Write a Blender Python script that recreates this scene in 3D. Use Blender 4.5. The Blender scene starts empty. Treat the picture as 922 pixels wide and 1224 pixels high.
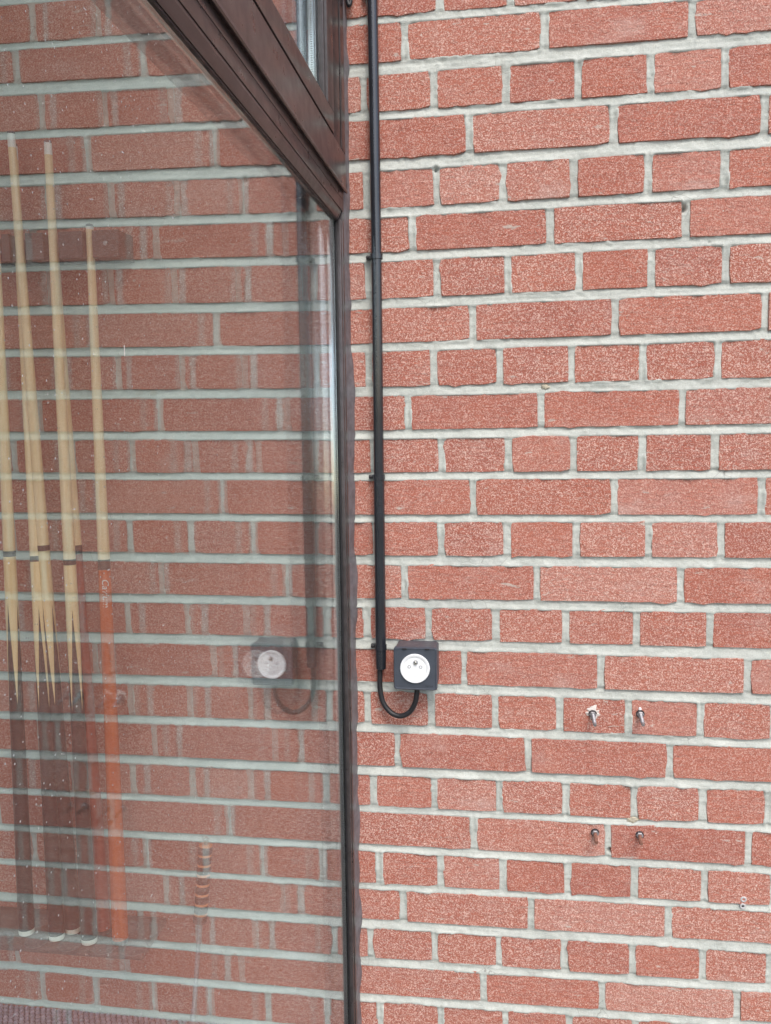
import bpy, bmesh, math, random
import numpy as np
from mathutils import Vector, Matrix

# ------------------------------------------------------------------ camera, sky, sun, exposure
SC = bpy.context.scene
COL = SC.collection
cam_d = bpy.data.cameras.new('camera')
cam = bpy.data.objects.new('camera', cam_d)
COL.objects.link(cam)
_r = Vector((0.9911, 0.1327, -0.0118)); _f = Vector((-0.1332, 0.9848, -0.1116)).normalized()
_u = _r.cross(_f).normalized(); _r = _f.cross(_u).normalized()
M = Matrix.Identity(4)
for i in range(3):
    M[i][0] = _r[i]; M[i][1] = _u[i]; M[i][2] = -_f[i]
M[0][3], M[1][3], M[2][3] = -0.0318, -1.4599, 0.1787
cam.matrix_world = M
cam_d.sensor_fit = 'HORIZONTAL'; cam_d.sensor_width = 36.0; cam_d.lens = 39.67
cam_d.clip_start = 0.02; cam_d.clip_end = 3000
SC.camera = cam

SUN_EL, SUN_AZ = 52.0, 160.0          # degrees; azimuth clockwise from +Y
world = bpy.data.worlds.new('World'); SC.world = world; world.use_nodes = True
wn = world.node_tree; wn.nodes.clear()
sky = wn.nodes.new('ShaderNodeTexSky'); sky.sky_type = 'NISHITA'; sky.sun_disc = False
sky.sun_elevation = math.radians(SUN_EL); sky.sun_rotation = math.radians(SUN_AZ)
sky.air_density = 1.0; sky.dust_density = 3.0; sky.ozone_density = 0.8
bg = wn.nodes.new('ShaderNodeBackground'); bg.inputs['Strength'].default_value = 0.138
wo = wn.nodes.new('ShaderNodeOutputWorld')
wn.links.new(sky.outputs[0], bg.inputs[0]); wn.links.new(bg.outputs[0], wo.inputs[0])
sun_d = bpy.data.lights.new('sun', 'SUN'); sun_d.energy = 1.0; sun_d.angle = math.radians(26)
sun_d.color = (1.0, 0.96, 0.91)
sun = bpy.data.objects.new('sun', sun_d); COL.objects.link(sun)
_a, _e = math.radians(SUN_AZ), math.radians(SUN_EL)
sdir = Vector((math.sin(_a) * math.cos(_e), math.cos(_a) * math.cos(_e), math.sin(_e)))
sun.rotation_euler = (-sdir).to_track_quat('-Z', 'Y').to_euler()
sun.location = sdir * 20
vs = SC.view_settings
vs.view_transform = 'Standard'; vs.look = 'None'; vs.gamma = 1.0; vs.exposure = 0.90
vs.use_curve_mapping = False
SC.render.engine = 'CYCLES'
SC.cycles.transparent_max_bounces = 32
SC.cycles.max_bounces = 10
SC.cycles.glossy_bounces = 6

random.seed(7)
RNG = np.random.default_rng(11)

# ------------------------------------------------------------------ helpers
def tag(o, label=None, cat=None, group=None, kind=None):
    if label: o['label'] = label
    if cat: o['category'] = cat
    if group: o['group'] = group
    if kind: o['kind'] = kind
    return o

def empty(name, loc=(0, 0, 0)):
    o = bpy.data.objects.new(name, None); COL.objects.link(o); o.location = loc
    o.empty_display_size = 0.05
    return o

def link(name, me, mat=None, parent=None, smooth=False):
    o = bpy.data.objects.new(name, me); COL.objects.link(o)
    if mat is not None: me.materials.append(mat)
    if smooth: me.polygons.foreach_set('use_smooth', [True] * len(me.polygons))
    if parent is not None: o.parent = parent
    return o

def from_bm(name, bm, mat, parent=None, smooth=False, bevel=0.0, seg=2):
    if bevel > 0:
        bmesh.ops.bevel(bm, geom=bm.edges[:], offset=bevel, segments=seg, affect='EDGES', profile=0.6, clamp_overlap=True)
    bmesh.ops.recalc_face_normals(bm, faces=bm.faces[:])
    me = bpy.data.meshes.new(name); bm.to_mesh(me); bm.free()
    o = link(name, me, mat, parent, smooth)
    if smooth: me.set_sharp_from_angle(angle=math.radians(40))
    return o

def rel(parent, v):
    return Vector(v) - parent.location if parent is not None else Vector(v)

def box_bm(lo, hi, off=Vector((0, 0, 0))):
    bm = bmesh.new()
    c = bmesh.ops.create_cube(bm, size=1.0)['verts']
    for v in c:
        v.co = Vector([lo[i] + (hi[i] - lo[i]) * (v.co[i] + .5) for i in range(3)]) - off
    return bm

def box(name, lo, hi, mat, parent=None, bevel=0.0006):
    off = parent.location if parent is not None else Vector((0, 0, 0))
    return from_bm(name, box_bm(lo, hi, off), mat, parent, smooth=bevel > 0, bevel=bevel)

def prism(name, poly, lo, hi, axis, mat, parent=None, bevel=0.0):
    """poly: 2D outline; axis: 'z' -> poly in xy, 'y' -> poly in xz"""
    off = parent.location if parent is not None else Vector((0, 0, 0))
    bm = bmesh.new()
    def P(a, b, c):
        return (Vector((a, b, c)) if axis == 'z' else Vector((a, c, b))) - off
    v0 = [bm.verts.new(P(a, b, lo)) for a, b in poly]
    v1 = [bm.verts.new(P(a, b, hi)) for a, b in poly]
    bm.faces.new(v0[::-1]); bm.faces.new(v1)
    n = len(poly)
    for i in range(n):
        bm.faces.new((v0[i], v0[(i + 1) % n], v1[(i + 1) % n], v1[i]))
    return from_bm(name, bm, mat, parent, smooth=bevel > 0, bevel=bevel)

def lathe_bm(profile, seg=24, bm=None, caps=True):
    """profile [(r,z)] about local z"""
    bm = bm or bmesh.new()
    rings = []
    for r, z in profile:
        rings.append([bm.verts.new((r * math.cos(2 * math.pi * i / seg), r * math.sin(2 * math.pi * i / seg), z)) for i in range(seg)])
    for a, b in zip(rings, rings[1:]):
        for i in range(seg):
            j = (i + 1) % seg
            bm.faces.new((a[i], a[j], b[j], b[i]))
    if caps:
        bm.faces.new(rings[0][::-1]); bm.faces.new(rings[-1])
    return bm

def smooth_path(pts, n=8):
    pts = [Vector(p) for p in pts]
    out = []
    for i in range(len(pts) - 1):
        p0 = pts[max(i - 1, 0)]; p1 = pts[i]; p2 = pts[i + 1]; p3 = pts[min(i + 2, len(pts) - 1)]
        for k in range(n):
            t = k / n
            out.append(0.5 * ((2 * p1) + (p2 - p0) * t + (2 * p0 - 5 * p1 + 4 * p2 - p3) * t * t + (3 * p1 - p0 - 3 * p2 + p3) * t ** 3))
    out.append(pts[-1])
    return out

def tube(name, pts, rad, mat, parent=None, seg=14):
    off = parent.location if parent is not None else Vector((0, 0, 0))
    bm = bmesh.new(); rings = []
    up = None
    for i, p in enumerate(pts):
        p = Vector(p)
        t = (Vector(pts[min(i + 1, len(pts) - 1)]) - Vector(pts[max(i - 1, 0)])).normalized()
        if up is None:
            up = t.orthogonal().normalized()
        up = (up - t * up.dot(t)).normalized(); s = t.cross(up)
        r = rad(i / (len(pts) - 1)) if callable(rad) else rad
        rings.append([bm.verts.new(p - off + (up * math.cos(2 * math.pi * k / seg) + s * math.sin(2 * math.pi * k / seg)) * r) for k in range(seg)])
    for a, b in zip(rings, rings[1:]):
        for i in range(seg):
            j = (i + 1) % seg
            bm.faces.new((a[i], a[j], b[j], b[i]))
    bm.faces.new(rings[0][::-1]); bm.faces.new(rings[-1])
    return from_bm(name, bm, mat, parent, smooth=True)

def vnoise(x, z, s, seed):
    """smooth value noise, numpy, period 1/s metres per cell"""
    g = np.random.default_rng(seed).random((512, 512))
    X, Z = x * s + 1000.37, z * s + 1000.71
    xi = np.floor(X).astype(int); zi = np.floor(Z).astype(int)
    fx = X - xi; fz = Z - zi
    fx = fx * fx * (3 - 2 * fx); fz = fz * fz * (3 - 2 * fz)
    a = g[xi % 512, zi % 512]; b = g[(xi + 1) % 512, zi % 512]; c = g[xi % 512, (zi + 1) % 512]; d = g[(xi + 1) % 512, (zi + 1) % 512]
    return (a * (1 - fx) + b * fx) * (1 - fz) + (c * (1 - fx) + d * fx) * fz

# ------------------------------------------------------------------ materials
class NT:
    def __init__(self, name):
        self.m = bpy.data.materials.new(name); self.m.use_nodes = True
        self.t = self.m.node_tree; self.t.nodes.clear()
        self.out = self.t.nodes.new('ShaderNodeOutputMaterial')
    def n(self, typ, **kw):
        nd = self.t.nodes.new('ShaderNode' + typ)
        for k, v in kw.items(): setattr(nd, k, v)
        return nd
    def put(self, sock, v):
        if hasattr(v, 'is_output') or isinstance(v, bpy.types.NodeSocket): self.t.links.new(v, sock)
        elif isinstance(v, (tuple, list)) and len(v) == 3 and sock.type == 'RGBA': sock.default_value = (*v, 1)
        else: sock.default_value = v
    def math(self, op, a, b=0.0, c=0.0, clamp=False):
        nd = self.n('Math', operation=op, use_clamp=clamp)
        self.put(nd.inputs[0], a); self.put(nd.inputs[1], b); self.put(nd.inputs[2], c)
        return nd.outputs[0]
    def mix(self, f, a, b, blend='MIX'):
        nd = self.n('Mix', data_type='RGBA', blend_type=blend)
        self.put(nd.inputs[0], f); self.put(nd.inputs[6], a); self.put(nd.inputs[7], b)
        return nd.outputs[2]
    def ramp(self, f, lo, hi, a=0.0, b=1.0):
        nd = self.n('MapRange', interpolation_type='SMOOTHSTEP')
        self.put(nd.inputs[0], f); self.put(nd.inputs[1], lo); self.put(nd.inputs[2], hi); self.put(nd.inputs[3], a); self.put(nd.inputs[4], b)
        return nd.outputs[0]
    def pos(self):
        return self.n('NewGeometry').outputs['Position']
    def objc(self):
        return self.n('TexCoord').outputs['Object']
    def scale(self, vec, s):
        nd = self.n('Mapping'); self.put(nd.inputs[0], vec); nd.inputs['Scale'].default_value = s
        return nd.outputs[0]
    def noise(self, vec, s, detail=3.0, rough=0.55, col=False):
        nd = self.n('TexNoise'); self.put(nd.inputs['Vector'], vec); nd.inputs['Scale'].default_value = s
        nd.inputs['Detail'].default_value = detail; nd.inputs['Roughness'].default_value = rough
        return nd.outputs['Color' if col else 'Fac']
    def voro(self, vec, s, feature='F1', out='Distance', rnd=1.0):
        nd = self.n('TexVoronoi', feature=feature); self.put(nd.inputs['Vector'], vec); nd.inputs['Scale'].default_value = s
        nd.inputs['Randomness'].default_value = rnd
        return nd.outputs[out]
    def sep(self, col):
        nd = self.n('SeparateXYZ'); self.put(nd.inputs[0], col); return nd.outputs
    def bump(self, h, dist, strength=1.0, normal=None):
        nd = self.n('Bump'); self.put(nd.inputs['Height'], h); nd.inputs['Distance'].default_value = dist; nd.inputs['Strength'].default_value = strength
        if normal is not None: self.put(nd.inputs['Normal'], normal)
        return nd.outputs[0]
    def bsdf(self, color, rough=0.6, metal=0.0, normal=None, spec=0.5, coat=0.0, ior=1.45):
        nd = self.n('BsdfPrincipled')
        self.put(nd.inputs['Base Color'], color); self.put(nd.inputs['Roughness'], rough); self.put(nd.inputs['Metallic'], metal)
        nd.inputs['Specular IOR Level'].default_value = spec; nd.inputs['IOR'].default_value = ior
        nd.inputs['Coat Weight'].default_value = coat
        if normal is not None: self.put(nd.inputs['Normal'], normal)
        return nd.outputs[0]
    def done(self, sh):
        self.t.links.new(sh, self.out.inputs[0]); return self.m

def simple(name, col, rough=0.6, metal=0.0, var=0.15, vscale=40.0, bump=0.0, bscale=300.0, spec=0.5):
    k = NT(name); p = k.pos()
    n = k.noise(p, vscale, 4)
    f = k.ramp(n, 0.3, 0.7, 1 - var, 1 + var)
    c = k.mix(1.0, col, (1, 1, 1), 'MULTIPLY')
    vm = k.n('VectorMath', operation='SCALE'); k.put(vm.inputs[0], c); k.put(vm.inputs['Scale'], f)
    nm = k.bump(k.noise(p, bscale, 3), bump) if bump else None
    r = k.math('MULTIPLY', k.ramp(k.noise(p, vscale * 1.7, 3), 0.3, 0.7, 0.85, 1.15), rough, clamp=True)
    return k.done(k.bsdf(vm.outputs[0], r, metal, nm, spec))

def mat_brick():
    k = NT('brick_clay'); p = k.pos(); o = k.objc()
    info = k.n('ObjectInfo'); rnd = info.outputs['Random']
    rv = k.math('FRACT', k.math('MULTIPLY', rnd, 17.31))
    base = k.mix(rnd, (0.415, 0.136, 0.094), (0.455, 0.168, 0.122))
    base = k.mix(k.math('MULTIPLY', rv, 0.55), base, (0.335, 0.108, 0.084))
    rw = k.math('FRACT', k.math('MULTIPLY', rnd, 91.7))
    base = k.mix(k.ramp(rw, 0.70, 1.0, 0, 0.45), base, (0.52, 0.260, 0.215))
    big = k.noise(p, 22, 4)
    base = k.mix(k.ramp(big, 0.40, 0.70, 0, 0.5), base, (0.46, 0.160, 0.108))
    # sand grains: light grains and dark pits at millimetre scale
    warp = k.n('VectorMath', operation='ADD'); k.put(warp.inputs[0], p)
    wsc = k.n('VectorMath', operation='SCALE'); k.put(wsc.inputs[0], k.noise(p, 90, 2, col=True)); wsc.inputs['Scale'].default_value = 0.006
    k.put(warp.inputs[1], wsc.outputs[0]); wp = warp.outputs[0]
    g1 = k.sep(k.voro(wp, 600, out='Color'))[0]
    g2 = k.sep(k.voro(wp, 920, out='Color'))[1]
    dens = k.ramp(k.noise(p, 30, 3), 0.25, 0.75, 0.03, -0.05)
    l1 = k.ramp(k.math('ADD', g1, dens), 0.70, 0.88)
    l2 = k.ramp(g2, 0.66, 0.90)
    grain = k.math('MAXIMUM', k.math('MULTIPLY', l1, 0.54), k.math('MULTIPLY', l2, 0.40))
    grain = k.math('MULTIPLY', grain, k.ramp(k.math('FRACT', k.math('MULTIPLY', rnd, 43.9)), 0.0, 1.0, 0.70, 1.15))
    base = k.mix(grain, base, (0.86, 0.66, 0.58))
    pit = k.ramp(k.noise(wp, 420, 2), 0.58, 0.74)
    base = k.mix(k.math('MULTIPLY', pit, 0.45), base, (0.15, 0.035, 0.025))
    spot = k.ramp(k.voro(wp, 70), 0.10, 0.05)
    pick = k.math('GREATER_THAN', k.sep(k.voro(wp, 70, out='Color'))[2], 0.82)
    base = k.mix(k.math('MULTIPLY', k.math('MULTIPLY', spot, pick), 0.75), base, (0.72, 0.66, 0.60))
    # lime haze and mortar smears, each with a shape of its own
    hz = k.noise(k.scale(p, (1, 1, 1.8)), 9, 5, 0.62)
    base = k.mix(k.ramp(hz, 0.54, 0.76, 0, 0.34), base, (0.60, 0.47, 0.43))
    sm = k.noise(k.scale(p, (0.8, 1, 2.2)), 34, 5, 0.6)
    base = k.mix(k.ramp(sm, 0.655, 0.70, 0, 0.62), base, (0.55, 0.53, 0.48))
    # relief
    h = k.math('ADD', k.math('MULTIPLY', k.noise(wp, 520, 3, 0.7), 1.0), k.math('MULTIPLY', grain, 0.6))
    h = k.math('SUBTRACT', h, k.math('MULTIPLY', pit, 0.7))
    nm = k.bump(h, 0.0012, 0.9)
    crease = k.noise(k.scale(p, (1, 1, 3.0)), 38, 4, 0.65)
    nm = k.bump(k.ramp(crease, 0.3, 0.72), 0.0020, 0.38, nm)
    return k.done(k.bsdf(base, 0.92, 0, nm, 0.25))

def mat_mortar():
    k = NT('mortar_lime'); p = k.pos()
    n1 = k.noise(p, 14, 5, 0.6)
    c = k.mix(k.ramp(n1, 0.32, 0.68), (0.430, 0.458, 0.428), (0.528, 0.555, 0.520))
    n2 = k.noise(k.scale(p, (0.25, 1, 1.6)), 60, 4, 0.65)
    c = k.mix(k.ramp(n2, 0.56, 0.74, 0, 0.55), c, (0.33, 0.335, 0.31))
    gr = k.sep(k.voro(p, 620, out='Color'))[0]
    c = k.mix(k.ramp(gr, 0.8, 1.0, 0, 0.25), c, (0.28, 0.27, 0.24))
    c = k.mix(k.ramp(gr, 0.0, 0.18, 0.22, 0), c, (0.75, 0.75, 0.72))
    fl = k.noise(p, 46, 4)
    c = k.mix(k.ramp(fl, 0.70, 0.76, 0, 0.5), c, (0.50, 0.45, 0.36))
    ed = k.voro(k.scale(p, (1, 1, 1.4)), 26, 'DISTANCE_TO_EDGE')
    crk = k.math('MULTIPLY', k.ramp(ed, 0.012, 0.003), k.ramp(k.noise(p, 5, 3), 0.54, 0.66))
    c = k.mix(k.math('MULTIPLY', crk, 0.6), c, (0.16, 0.155, 0.14))
    dirt = k.noise(k.scale(p, (0.6, 1, 1.0)), 3.2, 5, 0.65)
    c = k.mix(k.ramp(dirt, 0.52, 0.72, 0, 0.30), c, (0.30, 0.315, 0.31))
    h = k.math('ADD', k.noise(p, 500, 4, 0.7), k.math('MULTIPLY', n2, 1.2))
    nm = k.bump(h, 0.0012, 0.8)
    return k.done(k.bsdf(c, 0.93, 0, nm, 0.2))

def mat_frame():
    k = NT('brown_aluminium'); p = k.pos()
    n = k.noise(k.scale(p, (1, 0.15, 1)), 60, 4)
    c = k.mix(k.ramp(n, 0.3, 0.7), (0.060, 0.051, 0.053), (0.088, 0.077, 0.080))
    sp = k.ramp(k.noise(p, 150, 4, 0.7), 0.66, 0.74)
    low = k.ramp(k.noise(p, 11, 3), 0.42, 0.7)
    c = k.mix(k.math('MULTIPLY', k.math('MULTIPLY', sp, low), 0.6), c, (0.42, 0.40, 0.40))
    r = k.ramp(k.noise(p, 35, 4), 0.3, 0.7, 0.27, 0.38)
    nm = k.bump(k.noise(p, 700, 2), 0.0001, 0.4)
    return k.done(k.bsdf(c, r, 0.45, nm, 0.8))

def mat_glass(dusty):
    k = NT('window_glass_outer' if dusty else 'window_glass')
    g = k.n('NewGeometry')
    dt = k.n('VectorMath', operation='DOT_PRODUCT')
    k.put(dt.inputs[0], g.outputs['Incoming']); k.put(dt.inputs[1], g.outputs['Normal'])
    cosn = k.math('ABSOLUTE', dt.outputs['Value'])
    R = k.math('ADD', k.math('MULTIPLY', k.math('POWER', k.math('SUBTRACT', 1.0, cosn), 5.0), 0.85), 0.040)
    tr = k.n('BsdfTransparent'); tr.inputs[0].default_value = (0.975, 0.988, 0.978, 1)
    gl = k.n('BsdfGlossy'); gl.inputs['Roughness'].default_value = 0.0; gl.inputs['Color'].default_value = (0.96, 1.0, 1.03, 1)
    mx = k.n('MixShader'); k.put(mx.inputs[0], R); k.put(mx.inputs[1], tr.outputs[0]); k.put(mx.inputs[2], gl.outputs[0])
    sh = mx.outputs[0]
    if dusty:
        p = g.outputs['Position']
        up = k.ramp(k.noise(p, 3.2, 4, 0.6), 0.38, 0.72)
        film = k.math('ADD', k.math('MULTIPLY', up, 0.018), 0.001)
        d = k.voro(p, 130); c = k.sep(k.voro(p, 130, out='Color'))
        dot = k.math('MULTIPLY', k.ramp(d, 0.13, 0.05), k.math('GREATER_THAN', k.math('ADD', c[0], k.math('MULTIPLY', up, 0.25)), 0.86))
        st = k.scale(p, (1, 0.35, 1.4))
        d2 = k.voro(st, 60); c2 = k.sep(k.voro(st, 60, out='Color'))
        dot2 = k.math('MULTIPLY', k.ramp(d2, 0.07, 0.03), k.math('GREATER_THAN', c2[1], 0.80))
        f = k.math('ADD', film, k.math('MULTIPLY', k.math('MAXIMUM', dot, dot2), 0.6), clamp=True)
        df = k.n('BsdfDiffuse'); df.inputs[0].default_value = (0.72, 0.72, 0.70, 1)
        m2 = k.n('MixShader'); k.put(m2.inputs[0], f); k.put(m2.inputs[1], sh); k.put(m2.inputs[2], df.outputs[0])
        sh = m2.outputs[0]
    return k.done(sh)

def mat_wood(name, c1, c2, rough=0.35, scale=30):
    k = NT(name); p = k.objc()
    n = k.noise(k.scale(p, (6, 6, 0.35)), scale, 5, 0.6)
    c = k.mix(k.ramp(n, 0.3, 0.7), c1, c2)
    n2 = k.noise(k.scale(p, (30, 30, 0.8)), 22, 3)
    c = k.mix(k.ramp(n2, 0.62, 0.8, 0, 0.4), c, tuple(x * 0.55 for x in c1))
    return k.done(k.bsdf(c, rough, 0, None, 0.5, coat=0.2))

def mat_spliced(name, z0, z1, dark):
    """maple points spliced into a dark butt (lacquered inlay)"""
    k = NT(name); p = k.objc(); s = k.sep(p)
    ang = k.math('ARCTAN2', s[1], s[0])
    t = k.math('PINGPONG', k.math('MULTIPLY', k.math('ADD', ang, 0.75), 4 / math.pi / 2 * 1.0), 0.5)
    t = k.math('MULTIPLY', t, 2.0)
    lim = k.math('ADD', k.math('MULTIPLY', t, z1 - z0), z0)
    f = k.ramp(k.math('SUBTRACT', s[2], lim), -0.0015, 0.0015)
    n = k.noise(k.scale(p, (6, 6, 0.35)), 30, 5)
    maple = k.mix(k.ramp(n, 0.3, 0.7), (0.80, 0.56, 0.29), (0.87, 0.67, 0.40))
    dk = k.mix(k.ramp(n, 0.3, 0.7), dark, tuple(x * 1.7 for x in dark))
    return k.done(k.bsdf(k.mix(f, dk, maple), 0.3, 0, None, 0.5, coat=0.25))

def mat_spacer():
    k = NT('spacer_aluminium'); p = k.pos(); s = k.sep(p)
    w = k.math('SINE', k.math('MULTIPLY', s[2], 2 * math.pi / 0.0032))
    wy = k.math('SINE', k.math('MULTIPLY', s[1], 2 * math.pi / 0.0032))
    xx = k.math('ABSOLUTE', k.math('ADD', s[0], 0.3050))
    dot = k.math('MULTIPLY', k.ramp(k.math('ADD', w, k.math('MULTIPLY', wy, 0.0)), 0.1, 0.7), k.ramp(xx, 0.0016, 0.0010))
    c = k.mix(dot, (0.92, 0.93, 0.92), (0.10, 0.10, 0.11))
    return k.done(k.bsdf(c, 0.12, 1.0, None, 0.5))

MT = dict(
    brick=mat_brick(), mortar=mat_mortar(), frame=mat_frame(), glass=mat_glass(False), dusty=mat_glass(True), spacer=mat_spacer(),
    rubber=simple('black_gasket', (0.016, 0.015, 0.017), 0.5, var=0.2),
    sealant=simple('grey_sealant', (0.150, 0.142, 0.155), 0.45, var=0.2, vscale=60, bump=0.0008, bscale=120),
    pvc=simple('black_pvc', (0.018, 0.020, 0.026), 0.14, var=0.2, vscale=25, spec=1.0),
    cable=simple('black_cable', (0.018, 0.018, 0.021), 0.45, var=0.1),
    greybox=simple('slate_plastic', (0.058, 0.068, 0.088), 0.34, var=0.08, vscale=60, bump=0.0001, bscale=900),
    greybody=simple('slate_plastic_body', (0.085, 0.085, 0.100), 0.5, var=0.1, vscale=60),
    white=simple('white_plastic', (0.80, 0.82, 0.84), 0.3, var=0.03),
    darkhole=simple('dark_hole', (0.05, 0.05, 0.055), 0.8),
    greyhole=simple('grey_contact', (0.30, 0.31, 0.33), 0.6),
    plug=simple('grey_white_plug', (0.52, 0.52, 0.53), 0.5),
    pin=simple('nickel_pin', (0.55, 0.54, 0.50), 0.3, 1.0, var=0.1),
    steel=simple('zinc_steel', (0.36, 0.36, 0.38), 0.5, 0.8, var=0.25, vscale=300),
    rust=simple('rusty_steel', (0.23, 0.11, 0.08), 0.7, 0.3, var=0.4, vscale=400, bump=0.0004, bscale=600),
    washer=simple('dark_washer', (0.10, 0.085, 0.09), 0.5, 0.7, var=0.3, vscale=300),
    filler=simple('pale_filler', (0.62, 0.57, 0.54), 0.9, var=0.15, vscale=90, bump=0.001, bscale=300),
    dust=simple('drill_dust', (0.50, 0.30, 0.25), 0.95, var=0.25, vscale=200, bump=0.001, bscale=500),
    beige=simple('beige_filler', (0.46, 0.42, 0.33), 0.9, var=0.2, vscale=90, bump=0.001, bscale=300),
    plaster=simple('plaster_white', (0.66, 0.64, 0.60), 0.9, var=0.05, vscale=4),
    shelf=mat_wood('shelf_wood', (0.13, 0.085, 0.080), (0.17, 0.120, 0.110), 0.3),
    rack=mat_wood('rack_wood', (0.045, 0.016, 0.012), (0.070, 0.028, 0.020), 0.4),
    cup=simple('felt_cup', (0.20, 0.175, 0.175), 0.8, var=0.2, vscale=200),
    maple=mat_wood('maple', (0.80, 0.58, 0.33), (0.88, 0.69, 0.44), 0.3),
    orange=mat_wood('orange_stain', (0.50, 0.085, 0.018), (0.62, 0.135, 0.032), 0.25),
    mahogany=mat_wood('mahogany_stain', (0.26, 0.035, 0.018), (0.34, 0.055, 0.028), 0.3),
    ringdark=simple('dark_ring', (0.055, 0.035, 0.030), 0.4, var=0.1),
    ferrule=simple('ivory_plastic', (0.82, 0.82, 0.78), 0.35, var=0.03),
    tip=simple('leather_tip', (0.10, 0.09, 0.10), 0.8, var=0.2, vscale=300),
    bumper=simple('white_bumper', (0.80, 0.78, 0.70), 0.5, var=0.05),
    matbase=simple('dark_rubber', (0.014, 0.012, 0.018), 0.8),
    mat=simple('purple_rubber', (0.30, 0.27, 0.34), 0.55, var=0.25, vscale=80),
    floor=simple('floor_screed', (0.16, 0.15, 0.15), 0.7, var=0.15, vscale=5),
    handle=mat_wood('rosewood', (0.020, 0.008, 0.008), (0.038, 0.014, 0.012), 0.35),
    brass=simple('orange_ring', (0.85, 0.33, 0.14), 0.35, 0.0, var=0.1),
    ground=simple('ground_earth', (0.17, 0.165, 0.135), 0.95, var=0.3, vscale=1.3, bump=0.01, bscale=20),
    print_white=simple('white_print', (0.80, 0.80, 0.80), 0.5, var=0.02),
    print_dark=simple('dark_print', (0.018, 0.020, 0.026), 0.5, var=0.02),
)

# ------------------------------------------------------------------ setting: ground and room
GZ = -1.25
bm = bmesh.new()
for v in ((-1500, -1500), (1500, -1500), (1500, 1500), (-1500, 1500)): bm.verts.new((v[0], v[1], GZ))
bm.faces.new(bm.verts[:])
tag(from_bm('ground', bm, MT['ground']), kind='structure')
FZ = -0.982
tag(box('floor', (-4.6, -4.5, FZ - 0.1), (-0.29, 0.0, FZ), MT['floor'], bevel=0), kind='structure')

tag(box('dimming_ceiling', (-4.6, -4.5, 1.62), (-0.350, -0.0, 1.72), MT['plaster'], bevel=0), kind='structure')  # unseen slab, added to dim the light in the room, most near the top
# ------------------------------------------------------------------ brick wall
PITCH = 0.2311
BEDS = {0: (0.8226, 0.8246, 0.0122), 1: (0.7461, 0.7560, 0.0202), 2: (0.6730, 0.6779, 0.0136), 3: (0.5946, 0.6027, 0.0195), 4: (0.5165, 0.5266, 0.0151),
        5: (0.4454, 0.4531, 0.0153), 6: (0.3679, 0.3774, 0.0161), 7: (0.2952, 0.3022, 0.0145), 8: (0.2209, 0.2264, 0.0159), 9: (0.1476, 0.1526, 0.0148),
        10: (0.0754, 0.0789, 0.0125), 11: (0.0026, 0.0046, 0.0126), 12: (-0.0716, -0.0692, 0.0166), 13: (-0.1476, -0.1457, 0.0155),
        14: (-0.2210, -0.2233, 0.0183), 15: (-0.2998, -0.3011, 0.0172), 16: (-0.3759, -0.3787, 0.0147), 17: (-0.4554, -0.4543, 0.0162),
        18: (-0.5295, -0.5293, 0.0123), 19: (-0.6033, -0.6032, 0.0138), 20: (-0.6780, -0.6737, 0.0119), 21: (-0.7510, -0.7469, 0.0170),
        22: (-0.8266, -0.8218, 0.0157), 23: (-0.8987, -0.8912, 0.0145)}
JOINTS = {0: [-0.1304, -0.0179], 1: [-0.1889, 0.0374, 0.263], 2: [-0.2572, -0.1406, -0.0239, 0.0902, 0.2031, 0.3149], 3: [-0.0834, 0.147, 0.3769],
          4: [-0.2538, -0.138, -0.0281, 0.0855, 0.2026, 0.3196], 5: [-0.1776, 0.0482, 0.2621], 6: [-0.253, -0.1366, -0.02, 0.0948, 0.2105, 0.3255],
          7: [-0.0773, 0.155, 0.3883], 8: [-0.2552, -0.1438, -0.0319, 0.0853, 0.2005, 0.3185], 9: [-0.188, 0.0366, 0.2648],
          10: [-0.131, -0.018, 0.0913, 0.2024, 0.3178], 11: [-0.0781, 0.1583, 0.3933], 12: [-0.1331, -0.0188, 0.0973, 0.2158, 0.3317],
          13: [-0.1973, 0.0321, 0.2699], 14: [-0.2645, -0.1551, -0.0376, 0.0817, 0.1998, 0.3181], 15: [-0.0929, 0.1419, 0.3825],
          16: [-0.2644, -0.1508, -0.0387, 0.0734, 0.1896, 0.3088], 17: [-0.2115, 0.0192, 0.2583], 18: [-0.2565, -0.1456, -0.0309, 0.0852, 0.2024, 0.3165, 0.4243],
          19: [-0.0761, 0.1582, 0.3934], 20: [-0.2477, -0.1358, -0.0237, 0.0898, 0.2047, 0.3229], 21: [-0.2045, 0.0258, 0.2635],
          22: [-0.2668, -0.1464, -0.0307, 0.0864, 0.2049, 0.3237, 0.4373], 23: [-0.0586, 0.153, 0.3854], 24: [-0.2499, -0.1356, -0.0188, 0.0964]}
R0, R1 = -4, 27                       # first and last course built
for k in range(R0 - 1, 0): BEDS[k] = (0.8226 - 0.0752 * k, 0.8246 - 0.0752 * k, 0.0145)
for k in range(24, R1 + 1): BEDS[k] = (-0.8987 - 0.0752 * (k - 23), -0.8912 - 0.0752 * (k - 23), 0.0145)
XL, XR = -0.300, 0.92
for r in range(R0, R1 + 1):
    pit = PITCH / 2 if r % 2 == 0 else PITCH
    if r not in JOINTS:
        JOINTS[r] = [-0.135] if r % 2 == 0 else ([-0.19] if r % 4 == 1 else [-0.078])
    js = JOINTS[r]
    while js[0] - pit > XL + 0.012: js.insert(0, js[0] - pit + random.uniform(-.003, .003))
    while js[-1] < XR: js.append(js[-1] + pit + random.uniform(-.003, .003))

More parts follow.
